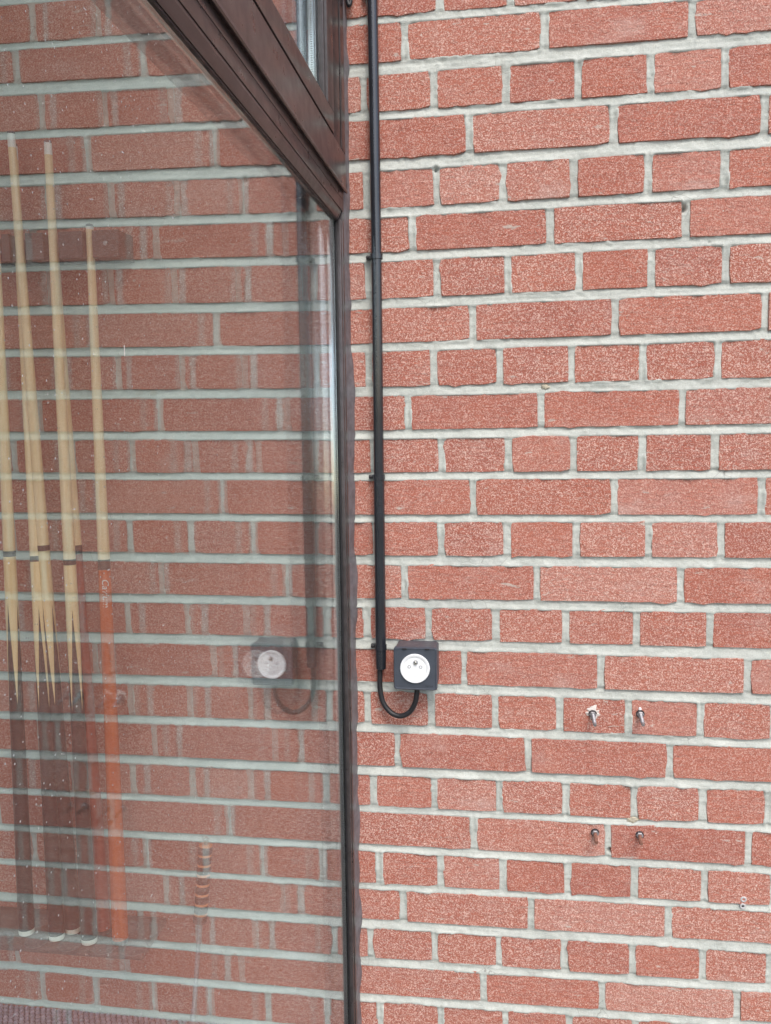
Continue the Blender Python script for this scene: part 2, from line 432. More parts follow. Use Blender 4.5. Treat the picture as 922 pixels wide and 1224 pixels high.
INSIDE = {1: -0.635, 2: -0.708, 3: -0.742, 4: -0.705, 5: -0.625, 6: -0.595, 7: -0.522, 8: -0.705, 9: -0.631, 10: -0.686, 11: -0.518, 12: -0.698, 13: -0.642, 14: -0.710, 15: -0.549, 16: -0.712, 17: -0.669, 18: -0.598, 19: -0.532, 20: -0.696, 21: -0.659, 22: -0.486, 23: -0.514, 24: -0.691}
XI = -1.30                            # the wall runs on inside the room to here
JIN = {}
for r in range(R0, R1 + 1):
    pit = PITCH / 2 if r % 2 == 0 else PITCH
    a = INSIDE.get(r, -0.60 if r % 2 == 0 else (-0.65 if r % 4 == 1 else -0.54))
    js = [a]
    while js[0] > XI: js.insert(0, js[0] - pit + random.uniform(-.004, .004))
    while js[-1] + pit < -0.34: js.append(js[-1] + pit + random.uniform(-.004, .004))
    JIN[r] = js

def bed_z(k, x):
    """height of bed joint k; the slight slopes meet at the window jamb"""
    a, b, _ = BEDS[k]
    return a + (b - a) * np.abs(x + 0.3) / 0.7

FACE = -0.0040                        # brick faces stand this far in front of y=0

def brick_mesh(x0a, x1a, r):
    """one brick with a worn, uneven outline; returns mesh and centre"""
    cx = (x0a + x1a) / 2; w = x1a - x0a
    zt = bed_z(r - 1, cx) - BEDS[r - 1][2] / 2; zb = bed_z(r, cx) + BEDS[r][2] / 2
    slope = ((BEDS[r][1] - BEDS[r][0]) + (BEDS[r - 1][1] - BEDS[r - 1][0])) / 2 / 0.7 * (1 if cx > -.3 else -1)
    cz = (zt + zb) / 2; h = zt - zb
    cr = random.choice((0.0006, 0.001, 0.0015, 0.003))
    pts = []
    def edge(p, q, n):
        for i in range(n):
            t = (i + random.uniform(-.25, .25) * (0 < i)) / n
            pts.append([p[0] + (q[0] - p[0]) * t, p[1] + (q[1] - p[1]) * t])
    nx = max(4, int(w / 0.014)); nz = 4
    a, b = w / 2, h / 2
    edge((-a + cr, -b), (a - cr, -b), nx); edge((a, -b + cr), (a, b - cr), nz)
    edge((a - cr, b), (-a + cr, b), nx); edge((-a, b - cr), (-a, -b + cr), nz)
    n = len(pts)
    ph = random.uniform(0, 9)
    for i, q in enumerate(pts):
        j = random.gauss(0, 0.00045) + 0.0004 * math.sin(i * 1.1 + ph)
        if random.random() < 0.05: j -= random.uniform(0.001, 0.0032)       # chipped edge
        if abs(q[1]) > b - 1e-6: q[1] += math.copysign(j, q[1])
        elif abs(q[0]) > a - 1e-6: q[0] += math.copysign(j, q[0])
    tx, tz = random.gauss(0, .004), random.gauss(0, .006)
    dy = random.gauss(0, 0.0005)
    bm = bmesh.new()
    inner, outer = [], []
    for q in pts:
        x, z = q
        sx = 1 - 0.0009 / a; sz = 1 - 0.0009 / b
        yy = FACE + dy + tx * x * .3 + tz * z * .5
        inner.append(bm.verts.new((x * sx, yy, z * sz + slope * x)))
        outer.append(bm.verts.new((x * (1 + 0.0006 / a), 0.0040, z * (1 + 0.0006 / b) + slope * x)))
    bm.faces.new(inner)
    for i in range(n):
        j = (i + 1) % n
        bm.faces.new((outer[i], outer[j], inner[j], inner[i]))
    bmesh.ops.recalc_face_normals(bm, faces=bm.faces[:])
    me = bpy.data.meshes.new('brick'); bm.to_mesh(me); bm.free()
    return me, (cx, 0.0, float(cz))

HOLES = [(0.2572, 0.5036, 0.0058, 0.015), (-0.1386, 0.5836, 0.0042, 0.012), (0.1629, -0.5844, 0.0048, 0.012), (0.246, -0.592, 0.003, 0.006), (0.30, 0.449, .002, .006)]

def build_wall(wall, joints, x_lo, x_hi, rows, fx, fz):
    boxes = []
    for r in rows:
        xs = joints[r]
        for i in range(len(xs) - 1):
            jw0 = random.uniform(0.0045, 0.0066); jw1 = random.uniform(0.0045, 0.0066)
            a = max(xs[i] + jw0, x_lo); b = min(xs[i + 1] - jw1, x_hi)
            if b - a < 0.012: continue
            me, c = brick_mesh(a, b, r)
            boxes.append((a, b, r))
            o = link('brick', me, MT['brick'], wall)
            o.location = Vector(c) - wall.location
    # mortar: one tooled sheet with real relief between and behind the bricks
    X, Z = np.meshgrid(fx, fz)
    H = 0.0024 + 0.0008 * (vnoise(X, Z, 60, 1) - .5) * 2 + 0.0007 * (vnoise(X, Z, 170, 2) - .5) * 2 + 0.0006 * (vnoise(X, Z, 380, 3) - .5) * 2
    H += 0.0014 * (vnoise(X, Z * 0 + 3.3, 9, 4) - .5)
    for k in range(R0 - 1, R1 + 1):
        t = (Z - bed_z(k, X)) / (BEDS[k][2] / 2)
        m = np.clip(1.5 - np.abs(t), 0, .3) / .3
        amp = 0.0006 + 0.0022 * vnoise(X, X * 0 + k * 7.7, 5, 20 + k)
        # struck joint: set back under the brick above, fuller along its lower edge, with trowel lines
        H += m * (-amp * np.clip(t + 0.25, -1.0, 1.0) * 1.1)
        line = vnoise(X, X * 0 + k, 4, 60 + k) * 1.2 - .6
        H += m * -0.0013 * np.exp(-((t - line) / 0.16) ** 2) * (vnoise(X, X * 0 + k, 7, 90 + k) > .45)
    smear = np.clip(vnoise(X, Z, 34, 301) - .58, 0, 1) * 0.009 + np.clip(vnoise(X, Z, 90, 302) - .6, 0, 1) * 0.006
    for a, b, r in boxes:
        i0, i1 = np.searchsorted(fx, (a - .012, b + .012)); cx = (a + b) / 2
        z1 = bed_z(r - 1, cx) - BEDS[r - 1][2] / 2; z0 = bed_z(r, cx) + BEDS[r][2] / 2
        j0, j1 = np.searchsorted(fz, (z0 - .012, z1 + .012))
        xx, zz = X[j0:j1, i0:i1], Z[j0:j1, i0:i1]
        sl = ((BEDS[r][1] - BEDS[r][0]) + (BEDS[r - 1][1] - BEDS[r - 1][0])) / 2 / 0.7 * (1 if cx > -.3 else -1)
        zz = zz - sl * (xx - cx)
        d = np.minimum(np.minimum(xx - a, b - xx), np.minimum(zz - z0, z1 - zz))
        H[j0:j1, i0:i1] += smear[j0:j1, i0:i1] * np.clip(1 - np.abs(d) / .0045, 0, 1) - np.clip((d - .0012) / .004, 0, 1) * .007
    for hx, hz, hr, hd in HOLES:
        d = np.sqrt((X - hx) ** 2 + ((Z - hz) * 1.0) ** 2 * .8)
        H -= hd * np.clip(1.25 - d / hr, 0, 1)
    nzv, nxv = X.shape
    co = np.stack([X - wall.location.x, -H - wall.location.y, Z - wall.location.z], -1).reshape(-1, 3).astype(np.float32)
    ii = (np.arange(nzv - 1)[:, None] * nxv + np.arange(nxv - 1)[None, :]).ravel()
    quads = np.stack([ii, ii + 1, ii + nxv + 1, ii + nxv], 1).astype(np.int32)
    me = bpy.data.meshes.new('mortar')
    me.vertices.add(len(co)); me.vertices.foreach_set('co', co.ravel())
    me.loops.add(quads.size); me.loops.foreach_set('vertex_index', quads.ravel())
    me.polygons.add(len(quads)); me.polygons.foreach_set('loop_start', np.arange(0, quads.size, 4, dtype=np.int32))
    me.update(calc_edges=True)
    link('mortar', me, MT['mortar'], wall, smooth=True)

TOPW = float(bed_z(R0 - 1, 0)) + .01
wall = empty('brick_wall', (0.3, 0.0, GZ))
tag(wall, 'sunless outdoor red brick wall with pale mortar carrying the socket and pipe', 'wall')
fx = np.concatenate([np.arange(XL - 0.006, 0.50, 0.0026), np.arange(0.5026, XR + 0.12, 0.008)])
fz = np.concatenate([np.arange(GZ, -0.985, 0.008), np.arange(-0.985, 0.90, 0.0026), np.arange(0.9026, TOPW, 0.008)])
build_wall(wall, {r: [XL - 0.012] + JOINTS[r] for r in JOINTS}, XL - 0.006, XR + 0.1, range(R0, R1 + 1), fx, fz)
box('masonry_core', (XL + 0.004, 0.016, GZ), (XR + 0.11, 0.24, TOPW), MT['mortar'], wall, bevel=0)
inw = empty('brick_wall', (-0.8, 0.0, FZ))
tag(inw, 'indoor stretch of red brick wall behind the glass with the cues in front', 'wall')
fx = np.arange(XI, -0.312, 0.0034)
fz = np.concatenate([np.arange(FZ - .05, 0.90, 0.0034), np.arange(0.9034, TOPW, 0.008)])
build_wall(inw, {r: JIN[r] + [-0.305] for r in JIN}, XI, -0.314, range(R0, 26), fx, fz)
box('masonry_core', (-4.6, 0.016, FZ - .1), (XL - 0.008, 0.24, TOPW), MT['mortar'], inw, bevel=0)

# ------------------------------------------------------------------ window
win = empty('window', (-0.30, -0.05, FZ))
tag(win, 'brown aluminium window with tall double glazed pane and opening top light', 'window')
YE = -1.95
F, G = MT['frame'], MT['rubber']
TOPZ = 1.55
# lower jamb against the wall
box('jamb', (-0.345, -0.042, FZ - .1), (-0.289, -0.010, 0.560), F, win, 0.0012)
box('jamb_bead', (-0.2990, -0.0520, FZ - .1), (-0.2905, -0.0425, 0.499), F, win, 0.0012)
box('gasket', (-0.2998, -0.0540, FZ - .1), (-0.2968, -0.0523, 0.497), G, win, 0.0004)
box('inner_bead', (-0.3250, -0.0560, FZ - .1), (-0.3152, -0.0425, 0.499), F, win, 0.0008)
box('inner_jamb', (-0.345, -0.0480, FZ - .1), (-0.3255, -0.0425, 0.499), F, win, 0.0008)
# upper fixed jamb
box('upper_jamb', (-0.345, -0.124, 0.6085), (-0.287, -0.010, TOPZ), F, win, 0.0012)
box('jamb_strip', (-0.2868, -0.058, 0.6085), (-0.2855, -0.020, TOPZ), F, win, 0.0005)
# transom
prism('glazing_bead', [(-0.2992, 0.5000), (-0.2945, 0.4985), (-0.2895, 0.5100), (-0.2895, 0.5135), (-0.2992, 0.5135)], YE, -0.0525, 'y', F, win, 0.0005)
box('gasket', (-0.2999, YE, 0.4965), (-0.2955, -0.0545, 0.4984), G, win, 0.0003)
box('transom_strip', (-0.300, YE, 0.5139), (-0.2885, -0.0422, 0.5325), F, win, 0.0007)
box('transom_strip', (-0.300, YE, 0.5333), (-0.2885, -0.0422, 0.5500), F, win, 0.0007)
box('transom_core', (-0.345, YE, 0.5138), (-0.3002, -0.0424, 0.6050), F, win, 0)
box('inner_bead', (-0.345, YE, 0.4995), (-0.3152, -0.0565, 0.5135), F, win, 0.0008)
prism('transom', [(-0.2960, 0.5510), (-0.2835, 0.5440), (-0.2815, 0.5455), (-0.2830, 0.5510), (-0.2845, 0.6050), (-0.2960, 0.6050)], YE, -0.032, 'y', F, win, 0.0005)
box('drain_slot', (-0.2860, -0.276, 0.5855), (-0.2842, -0.256, 0.5895), MT['darkhole'], win, 0.0003)
# opening top light
sash = box('sash_rail', (-0.330, YE, 0.6085), (-0.2840, -0.1270, 0.6400), F, win, 0.0010)
box('sash_bead', (-0.2965, YE, 0.6402), (-0.2880, -0.1750, 0.6440), F, win, 0.0008)
box('sash_stile', (-0.330, -0.1700, 0.6404), (-0.2840, -0.1270, TOPZ), F, win, 0.0010)
box('sash_bead', (-0.2965, -0.1760, 0.6445), (-0.2880, -0.1704, TOPZ), F, win, 0.0008)
box('sash_gasket', (-0.330, YE, 0.6052), (-0.2900, -0.1245, 0.6083), G, win, 0)
box('sash_gasket', (-0.330, -0.1268, 0.6085), (-0.2900, -0.1242, TOPZ), G, win, 0)
# far end mullion and head
box('mullion', (-0.345, YE - 0.07, FZ - .1), (-0.284, YE, TOPZ), F, win, 0.0012)
box('head', (-0.345, YE, TOPZ), (-0.284, -0.010, TOPZ + 0.07), F, win, 0.0012)
# double glazing: two real panes with an aluminium spacer between
def glazing(y0, z0, z1, dx):
    box('outer_pane', (-0.3013 + dx, YE + .001, z0), (-0.3000 + dx, y0, z1), MT['dusty'], win, 0)
    box('inner_pane', (-0.3145 + dx, YE + .001, z0), (-0.3132 + dx, y0, z1), MT['glass'], win, 0)
    box('spacer_bar', (-0.3130 + dx, y0 - 0.0125, z0), (-0.3015 + dx, y0 - 0.0005, z1 - .0115), MT['spacer'], win, 0.0004)
    return
glazing(-0.0428, FZ - .1, 0.5132, 0.0)
box('spacer_bar', (-0.3130, YE + .002, 0.5020), (-0.3015, -0.0432, 0.5125), MT['spacer'], win, 0.0004)
glazing(-0.1708, 0.6404, TOPZ, 0.0030)
box('spacer_bar', (-0.3100, YE + .002, 0.6405), (-0.2985, -0.1840, 0.6480), MT['spacer'], win, 0.0004)

box('paint_fleck', (-0.29995, -0.8702, 0.2240), (-0.2995, -0.8695, 0.2318), MT['filler'], win, 0.0002)

# sealant bead squeezed out between jamb and brick
def sealant_bead():
    bm = bmesh.new()
    zs = np.arange(FZ - .1, TOPZ, 0.004)
    w = 0.0006 + 0.0042 * vnoise(zs, zs * 0, 30, 201) ** 1.5 + (0.010 + 0.014 * np.clip((zs + .7) / .5, 0, 1)) * np.clip(vnoise(zs, zs * 0 + 5, 14, 202) - .52, 0, 1) + 0.010 * np.clip(vnoise(zs, zs * 0 + 9, 26, 203) - .6, 0, 1)
    w = np.where(zs > .56, w * .55, w) - 0.0022 * np.clip((-zs - .3) / .4, 0, 1)
    d = 0.010 + 0.003 * (vnoise(zs, zs * 0 + 2, 40, 204) - .5)
    rows = []
    for z, ww, dd in zip(zs, w, d):
        x0 = -0.2900 if z < 0.56 else -0.2880
        sec = [(x0, -0.0305), (x0 + 0.0012, -0.031 + dd * .1), (x0 + 0.0030, -0.022), (x0 + 0.0035 + ww * .45, -0.0125 - ww * .1), (x0 + 0.0035 + ww * .85, -0.0078), (x0 + 0.0035 + ww, -0.0045), (x0 + 0.0035 + ww, 0.002)]
        rows.append([bm.verts.new((x - win.location.x, y - win.location.y, z - win.location.z)) for x, y in sec])
    for a, b in zip(rows, rows[1:]):
        for i in range(len(a) - 1):
            bm.faces.new((a[i], a[i + 1], b[i + 1], b[i]))
    return from_bm('sealant', bm, MT['sealant'], win, smooth=True)
sealant_bead()

# ------------------------------------------------------------------ conduit with clips, cable, socket
con = empty('conduit', (-0.2372, -0.018, -0.2600))
tag(con, 'thin black conduit pipe clipped upright to the bricks beside the window', 'pipe')
PX = lambda z: -0.2372 - 0.0015 * (z + .26) + 0.0012 * math.sin(z * 3.1)
tube('pipe', [(PX(z), -0.018, z) for z in np.linspace(0.074, 1.10, 14)], 0.0086, MT['pvc'], con, 28)
tube('pipe', [(PX(z), -0.018, z) for z in np.linspace(-0.222, 0.0755, 8)], 0.0093, MT['pvc'], con, 28)
tube('end_sleeve', [(PX(-.222), -0.018, -0.222), (PX(-.24), -.018, -.24), (PX(-.262), -0.018, -0.262)], lambda t: 0.0095 if t < .8 else .0088, MT['pvc'], con, 28)
for zc in (0.4440, 0.0755, -0.2235, 0.86):
    x = PX(zc)
    bm = lathe_bm([(0.0100, -0.0042), (0.0106, -0.0042), (0.0106, 0.0042), (0.0100, 0.0042)], 28, caps=False)
    bmesh.ops.transform(bm, matrix=Matrix.Translation(Vector((x, -0.018, zc)) - con.location), verts=bm.verts[:])
    clip = from_bm('clip', bm, MT['pvc'], con, smooth=True)
    ear = box('clip_ear', (x - 0.0185, -0.0125, zc - 0.0034), (x - 0.009, -0.0035, zc + 0.0034), MT['pvc'], con, 0.0012)
    bm = lathe_bm([(0.0030, 0.0), (0.0030, 0.0030), (0.0015, 0.0042)], 14)
    bmesh.ops.transform(bm, matrix=Matrix.Translation(Vector((x - 0.0152, -0.0125, zc)) - con.location) @ Matrix.Rotation(math.radians(90), 4, 'X'), verts=bm.verts[:])
    ear.parent = clip; from_bm('clip_screw', bm, MT['rubber'], con, smooth=True).parent = clip

cabpts = smooth_path([(-0.2388, -0.018, -0.245), (-0.2402, -0.018, -0.272), (-0.2400, -0.0185, -0.300), (-0.2335, -0.021, -0.3250), (-0.2185, -0.024, -0.3410), (-0.2020, -0.027, -0.3440), (-0.1865, -0.030, -0.3350), (-0.1770, -0.033, -0.3180), (-0.1735, -0.034, -0.3000), (-0.1728, -0.034, -0.2830)], 6)
cb = tube('power_cable', cabpts, 0.0046, MT['cable'], None, 16)
tag(cb, 'short black cable looping from the pipe end up into the socket box', 'cable')

sx0, sx1, sz0, sz1 = -0.2115, -0.1365, -0.2885, -0.2138
sb = empty('socket_box', ((sx0 + sx1) / 2, 0.0, (sz0 + sz1) / 2))
tag(sb, 'slate grey surface mounted power socket with white round insert', 'socket')
def rrect(x0, x1, z0, z1, r, n=6):
    pts = []
    for cx, cz, a0 in ((x1 - r, z1 - r, 0), (x0 + r, z1 - r, 90), (x0 + r, z0 + r, 180), (x1 - r, z0 + r, 270)):
        for i in range(n + 1):
            a = math.radians(a0 + 90 * i / n)
            pts.append((cx + r * math.cos(a), cz + r * math.sin(a)))
    return pts
def loft(name, secs, mat, parent, cap=True):
    bm = bmesh.new(); rings = []
    for pts, y in secs:
        rings.append([bm.verts.new(Vector((x, y, z)) - parent.location) for x, z in pts])
    n = len(rings[0])
    for a, b in zip(rings, rings[1:]):
        for i in range(n):
            bm.faces.new((a[i], a[(i + 1) % n], b[(i + 1) % n], b[i]))
    if cap: bm.faces.new(rings[0]); bm.faces.new(rings[-1])
    return from_bm(name, bm, mat, parent, smooth=True)
body = loft('box_body', [(rrect(sx0 + .002, sx1 - .0005, sz0 + .002, sz1 - .0005, .006), -0.004), (rrect(sx0 + .001, sx1 - .001, sz0 + .001, sz1 - .001, .006), -0.0415)], MT['greybody'], sb)
cover = loft('cover', [(rrect(sx0, sx1, sz0, sz1, .005), -0.0420), (rrect(sx0, sx1, sz0, sz1, .005), -0.0500), (rrect(sx0 + .0012, sx1 - .0012, sz0 + .0012, sz1 - .0012, .0045), -0.0520),
                       (rrect(sx0 + .0026, sx1 - .0026, sz0 + .0026, sz1 - .0026, .0036), -0.0521), (rrect(sx0 + .0034, sx1 - .0034, sz0 + .0034, sz1 - .0034, .0030), -0.0512)], MT['greybox'], sb)
for hx in (sx0 + .019, sx1 - .017):
    nt = box('hinge_notch', (hx - .004, -0.0535, sz1 - .0030), (hx + .004, -0.0516, sz1 - .0012), MT['rubber'], sb, 0.0003); nt.parent = cover
dcx, dcz = -0.1745, -0.2500
def disc(name, prof, mat, parent, c=(dcx, dcz), seg=40):
    """profile (r, y) about the disc axis"""
    bm = lathe_bm([(r, -y) for r, y in prof], seg)
    bmesh.ops.transform(bm, matrix=Matrix.Translation(Vector((c[0], 0, c[1])) - parent.location) @ Matrix.Rotation(math.radians(90), 4, 'X'), verts=bm.verts[:])
    return from_bm(name, bm, mat, parent, smooth=True)
ins = disc('socket_insert', [(0.0255, -0.0508), (0.0255, -0.0538), (0.0245, -0.0548), (0.0215, -0.0546), (0.0205, -0.0541), (0.0198, -0.0534)], MT['white'], sb)
pn = disc('earth_pin', [(0.0030, -0.0500), (0.0030, -0.0560), (0.0018, -0.0572)], MT['pin'], sb, (dcx + .0012, dcz + 0.0105), 16)
cl = disc('earth_collar', [(0.0042, -0.0500), (0.0042, -0.0538), (0.0034, -0.0540)], MT['greyhole'], sb, (dcx + .0012, dcz + 0.0105), 16)
pn.parent = ins; cl.parent = ins
for s in (-1, 1):
    ch = disc('contact_hole', [(0.0029, -0.0500), (0.0029, -0.0536)], MT['greyhole'], sb, (dcx + s * 0.0098, dcz + 0.0030), 16)
    cr = disc('contact_ring', [(0.0017, -0.0500), (0.0017, -0.0538)], MT['white'], sb, (dcx + s * 0.0098, dcz + 0.0030), 12)
    ch.parent = ins; cr.parent = ins

def text_mesh(name, body, size, mat, parent, shear=0.0, extrude=0.0):
    cu = bpy.data.curves.new('lettering', 'FONT'); cu.body = body; cu.size = size; cu.shear = shear; cu.resolution_u = 3
    cu.align_x = 'CENTER'; cu.align_y = 'CENTER'; cu.extrude = extrude
    t = bpy.data.objects.new('lettering_curve', cu); COL.objects.link(t)
    dg = bpy.context.evaluated_depsgraph_get()
    me = bpy.data.meshes.new_from_object(t.evaluated_get(dg)); me.name = name
    bpy.data.objects.remove(t, do_unlink=True)
    me.materials.clear()
    return link(name, me, mat, parent)
tx = text_mesh('lettering', 'legrand', 0.0044, MT['print_dark'], sb, 0.1)
tx.rotation_euler = (math.radians(90), 0, 0); tx.location = Vector((sx1 - 0.0140, -0.05135, sz0 + 0.0080)) - sb.location
tx.parent = cover

# ------------------------------------------------------------------ small things on the wall
def anchor(base, tip, stud_mat, nut_mat, label):
    base = Vector(base); tip = Vector(tip)
    e = empty('anchor_bolt', base)
    e.rotation_mode = 'QUATERNION'; e.rotation_quaternion = (tip - base).to_track_quat('Z', 'Y')
    L = (tip - base).length
    prof = [(0.0030, -0.006)]
    z = 0.0
    while z < L - 0.004:                       # threads
        prof += [(0.0034, z), (0.0029, z + 0.0008)]; z += 0.0016
    prof += [(0.0030, L - 0.002), (0.0024, L)]
    from_bm('stud', lathe_bm(prof, 14), stud_mat, e, smooth=True)
    from_bm('washer', lathe_bm([(0.0072, 0.0002), (0.0072, 0.0018), (0.0036, 0.0019)], 22), MT['washer'], e, smooth=True)
    from_bm('nut', lathe_bm([(0.0058, 0.0021), (0.0060, 0.0024), (0.0060, 0.0058), (0.0050, 0.0066)], 6), nut_mat, e)
    tag(e, label, 'bolt', 'threaded anchors in the brick wall')
anchor((0.1285, -0.0040, -0.3359), (0.1288, -0.042, -0.3432), MT['steel'], MT['steel'], 'bright threaded anchor bolt ringed by a pale star of filler')
anchor((0.2084, -0.0040, -0.3330), (0.2076, -0.042, -0.3398), MT['steel'], MT['steel'], 'bright threaded anchor bolt with a small white dab above it')
anchor((0.1361, -0.0040, -0.5513), (0.1346, -0.040, -0.5528), MT['rust'], MT['steel'], 'rusty threaded anchor bolt beside the hole in the mortar joint')
anchor((0.2120, -0.0040, -0.5516), (0.2092, -0.040, -0.5505), MT['rust'], MT['steel'], 'rusty threaded anchor bolt below the beige filler patch')
for (x, z), lab in (((0.3887, -0.6589), 'tiny pale round wall plug at the lower edge of a brick'), ((0.3878, -0.6715), 'tiny pale round wall plug in the mortar under its twin')):
    e = empty('wall_plug', (x, -0.003, z))
    bm = lathe_bm([(0.0052, -0.004), (0.0052, 0.0022), (0.0044, 0.0030), (0.0026, 0.0028), (0.0022, 0.0012)], 22)
    bmesh.ops.transform(bm, matrix=Matrix.Rotation(math.radians(90), 4, 'X'), verts=bm.verts[:])
    from_bm('plug', bm, MT['plug'], e, smooth=True)
    bm = lathe_bm([(0.0023, 0.0), (0.0023, 0.0016)], 14)
    bmesh.ops.transform(bm, matrix=Matrix.Rotation(math.radians(90), 4, 'X'), verts=bm.verts[:])
    from_bm('plug_hole', bm, MT['darkhole'], e)
    tag(e, lab, 'wall plug', 'wall plugs in the brick wall')

def blob(name, x, z, rx, rz, mat, label, seed, spikes=0.35, y=-0.0040, n=26, cat='filler'):
    rr = random.Random(seed); bm = bmesh.new()
    c = bm.verts.new((0, -0.0022, 0)); ring, rim = [], []
    for i in range(n):
        a = 2 * math.pi * i / n; s = 1 + rr.uniform(-spikes, spikes)
        ring.append(bm.verts.new((rx * .6 * s * math.cos(a), -0.0018 + rr.uniform(-.0004, .0004), rz * .6 * s * math.sin(a))))
        rim.append(bm.verts.new((rx * s * math.cos(a), 0.0016, rz * s * math.sin(a))))
    for i in range(n):
        j = (i + 1) % n
        bm.faces.new((c, ring[i], ring[j])); bm.faces.new((ring[i], rim[i], rim[j], ring[j]))
    o = from_bm(name, bm, mat, None, smooth=True); o.location = (x, y, z)
    tag(o, label, cat)
blob('filler_patch', 0.1300, -0.3345, 0.0125, 0.0125, MT['filler'], 'pale star shaped smear of filler around a bolt on the brick', 3, 0.45)
blob('filler_dab', 0.2080, -0.3252, 0.0034, 0.0036, MT['white'], 'small white dab on the brick just above a bolt', 4, 0.15, n=14)
blob('filler_patch', 0.1997, -0.5262, 0.0120, 0.0070, MT['beige'], 'beige filler patch bridging the bed joint above two bolts', 5, 0.3, y=-0.0020)
blob('drill_dust', 0.1370, -0.5640, 0.0100, 0.0170, MT['dust'], 'pale pink drill dust caked on the brick below a rusty bolt', 8, 0.35, y=-0.0030)
blob('filler_patch', 0.0432, 0.2250, 0.0075, 0.0050, MT['beige'], 'small beige crumb of mortar stuck in a bed joint', 6, 0.3, y=-0.0020)
hl = tube('hanging_cable', smooth_path([(-0.2790, -0.016, 1.02), (-0.2795, -0.017, 0.90), (-0.2790, -0.019, 0.856), (-0.2762, -0.020, 0.8415), (-0.2730, -0.018, 0.856), (-0.2722, -0.016, 0.90), (-0.2725, -0.014, 1.02)], 6), 0.0034, MT['cable'], None, 12)
tag(hl, 'black cable loop hanging down between window jamb and pipe', 'cable')

# ------------------------------------------------------------------ inside the room: cues, rack, mat, poker
def cue(name, butt, tip, L, zf, zj, kind, mat_butt, label, jw=0.010):
    b = Vector(butt); t = Vector(tip)
    e = empty(name, b)
    e.rotation_mode = 'QUATERNION'; e.rotation_quaternion = (t - b).to_track_quat('Z', 'Y')
    R = lambda z: 0.0145 + (0.0105 - 0.0145) * (z / zj) if z < zj else 0.0105 + (0.0064 - 0.0105) * ((z - zj) / (L - zj)) ** 0.85
    seg = 28
    bz = 0.011
    bm_mat = MT['bumper'] if kind == 'points' else MT['ringdark']
    from_bm('bumper', lathe_bm([(0.0105, 0.0), (0.0135, 0.0015), (0.0143, bz)], seg), bm_mat, e, smooth=True)
    from_bm('butt', lathe_bm([(R(z), z) for z in np.linspace(bz, zj - jw / 2, 9)], seg), mat_butt, e, smooth=True)
    from_bm('joint_ring', lathe_bm([(R(zj) + .0002, zj - jw / 2), (R(zj) + .0002, zj + jw / 2)], seg), MT['ringdark'], e, smooth=True)
    from_bm('shaft', lathe_bm([(R(z), z) for z in np.linspace(zj + jw / 2, zf, 10)], seg), MT['maple'], e, smooth=True)
    from_bm('ferrule', lathe_bm([(R(zf), zf), (R(L), L - .005)], seg), MT['ferrule'], e, smooth=True)
    from_bm('tip', lathe_bm([(R(L), L - .005), (R(L) * .95, L - .001), (R(L) * .6, L)], seg), MT['tip'], e, smooth=True)
    tag(e, label, 'cue', 'billiard cues in the rack')
    return e
DK = (0.014, 0.008, 0.009)
cue('billiard_cue', (-0.8142, -0.0691, -0.7655), (-0.8571, -0.0500, 0.6677), 1.4344, 1.4068, 0.7201, 'points', mat_spliced('splice_a', 0.436, 0.6204, DK),
    'maple cue with narrow dark ring, its tip the highest of the pair standing free')
cue('billiard_cue', (-0.8340, -0.0930, -0.7655), (-0.8655, -0.0300, 0.6480), 1.4219, 1.3939, 0.7017, 'points', mat_spliced('splice_b', 0.431, 0.6161, DK),
    'maple cue half hidden behind a taller pale cue, only its edge showing')
cue('billiard_cue', (-0.7689, -0.0969, -0.7655), (-0.7915, -0.0500, 0.6492), 1.4162, 1.3914, 0.6978, 'points', mat_spliced('splice_c', 0.432, 0.6160, DK),
    'maple cue with dark spliced butt standing in front of the mahogany one')
cue('billiard_cue', (-0.7558, -0.0675, -0.7655), (-0.8030, -0.0300, 0.5767), 1.3438, 1.3156, 0.7159, 'plain', MT['mahogany'],
    'cue with dull mahogany red butt between dark and orange butts', 0.016)
cC = cue('billiard_cue', (-0.7115, -0.0927, -0.7655), (-0.7241, -0.0500, 0.5093), 1.2761, 1.2665, 0.6933, 'plain', MT['orange'],
    'shorter cue with bright orange butt and white script lettering', 0.018)
cue('billiard_cue', (-0.8985, -0.0840, -0.7655), (-0.8945, -0.0500, 0.6792), 1.4456, 1.4182, 0.7102, 'points', mat_spliced('splice_d', 0.438, 0.6227, DK),
    'maple cue standing alone at the end of the row, apart from the others')
# white script on the orange butt, wrapped round the wood
tm = text_mesh('lettering', 'Cavium', 0.0165, MT['print_white'], cC, 0.25)
tm.parent = next(c for c in cC.children if c.name.startswith('butt'))
zmid, Rc = 0.6440, 0.01085
inv = cC.rotation_quaternion.inverted()
dcam = inv @ (Vector((-0.0318, -1.4599, 0.2)) - Vector((-0.715, -0.08, -0.1))); a0 = math.atan2(dcam.y, dcam.x)
for v in tm.data.vertices:
    s, h = v.co.x, v.co.y                      # along the word, letter height
    a = a0 + h / Rc
    v.co = Vector(((Rc + .0002) * math.cos(a), (Rc + .0002) * math.sin(a), zmid - s))

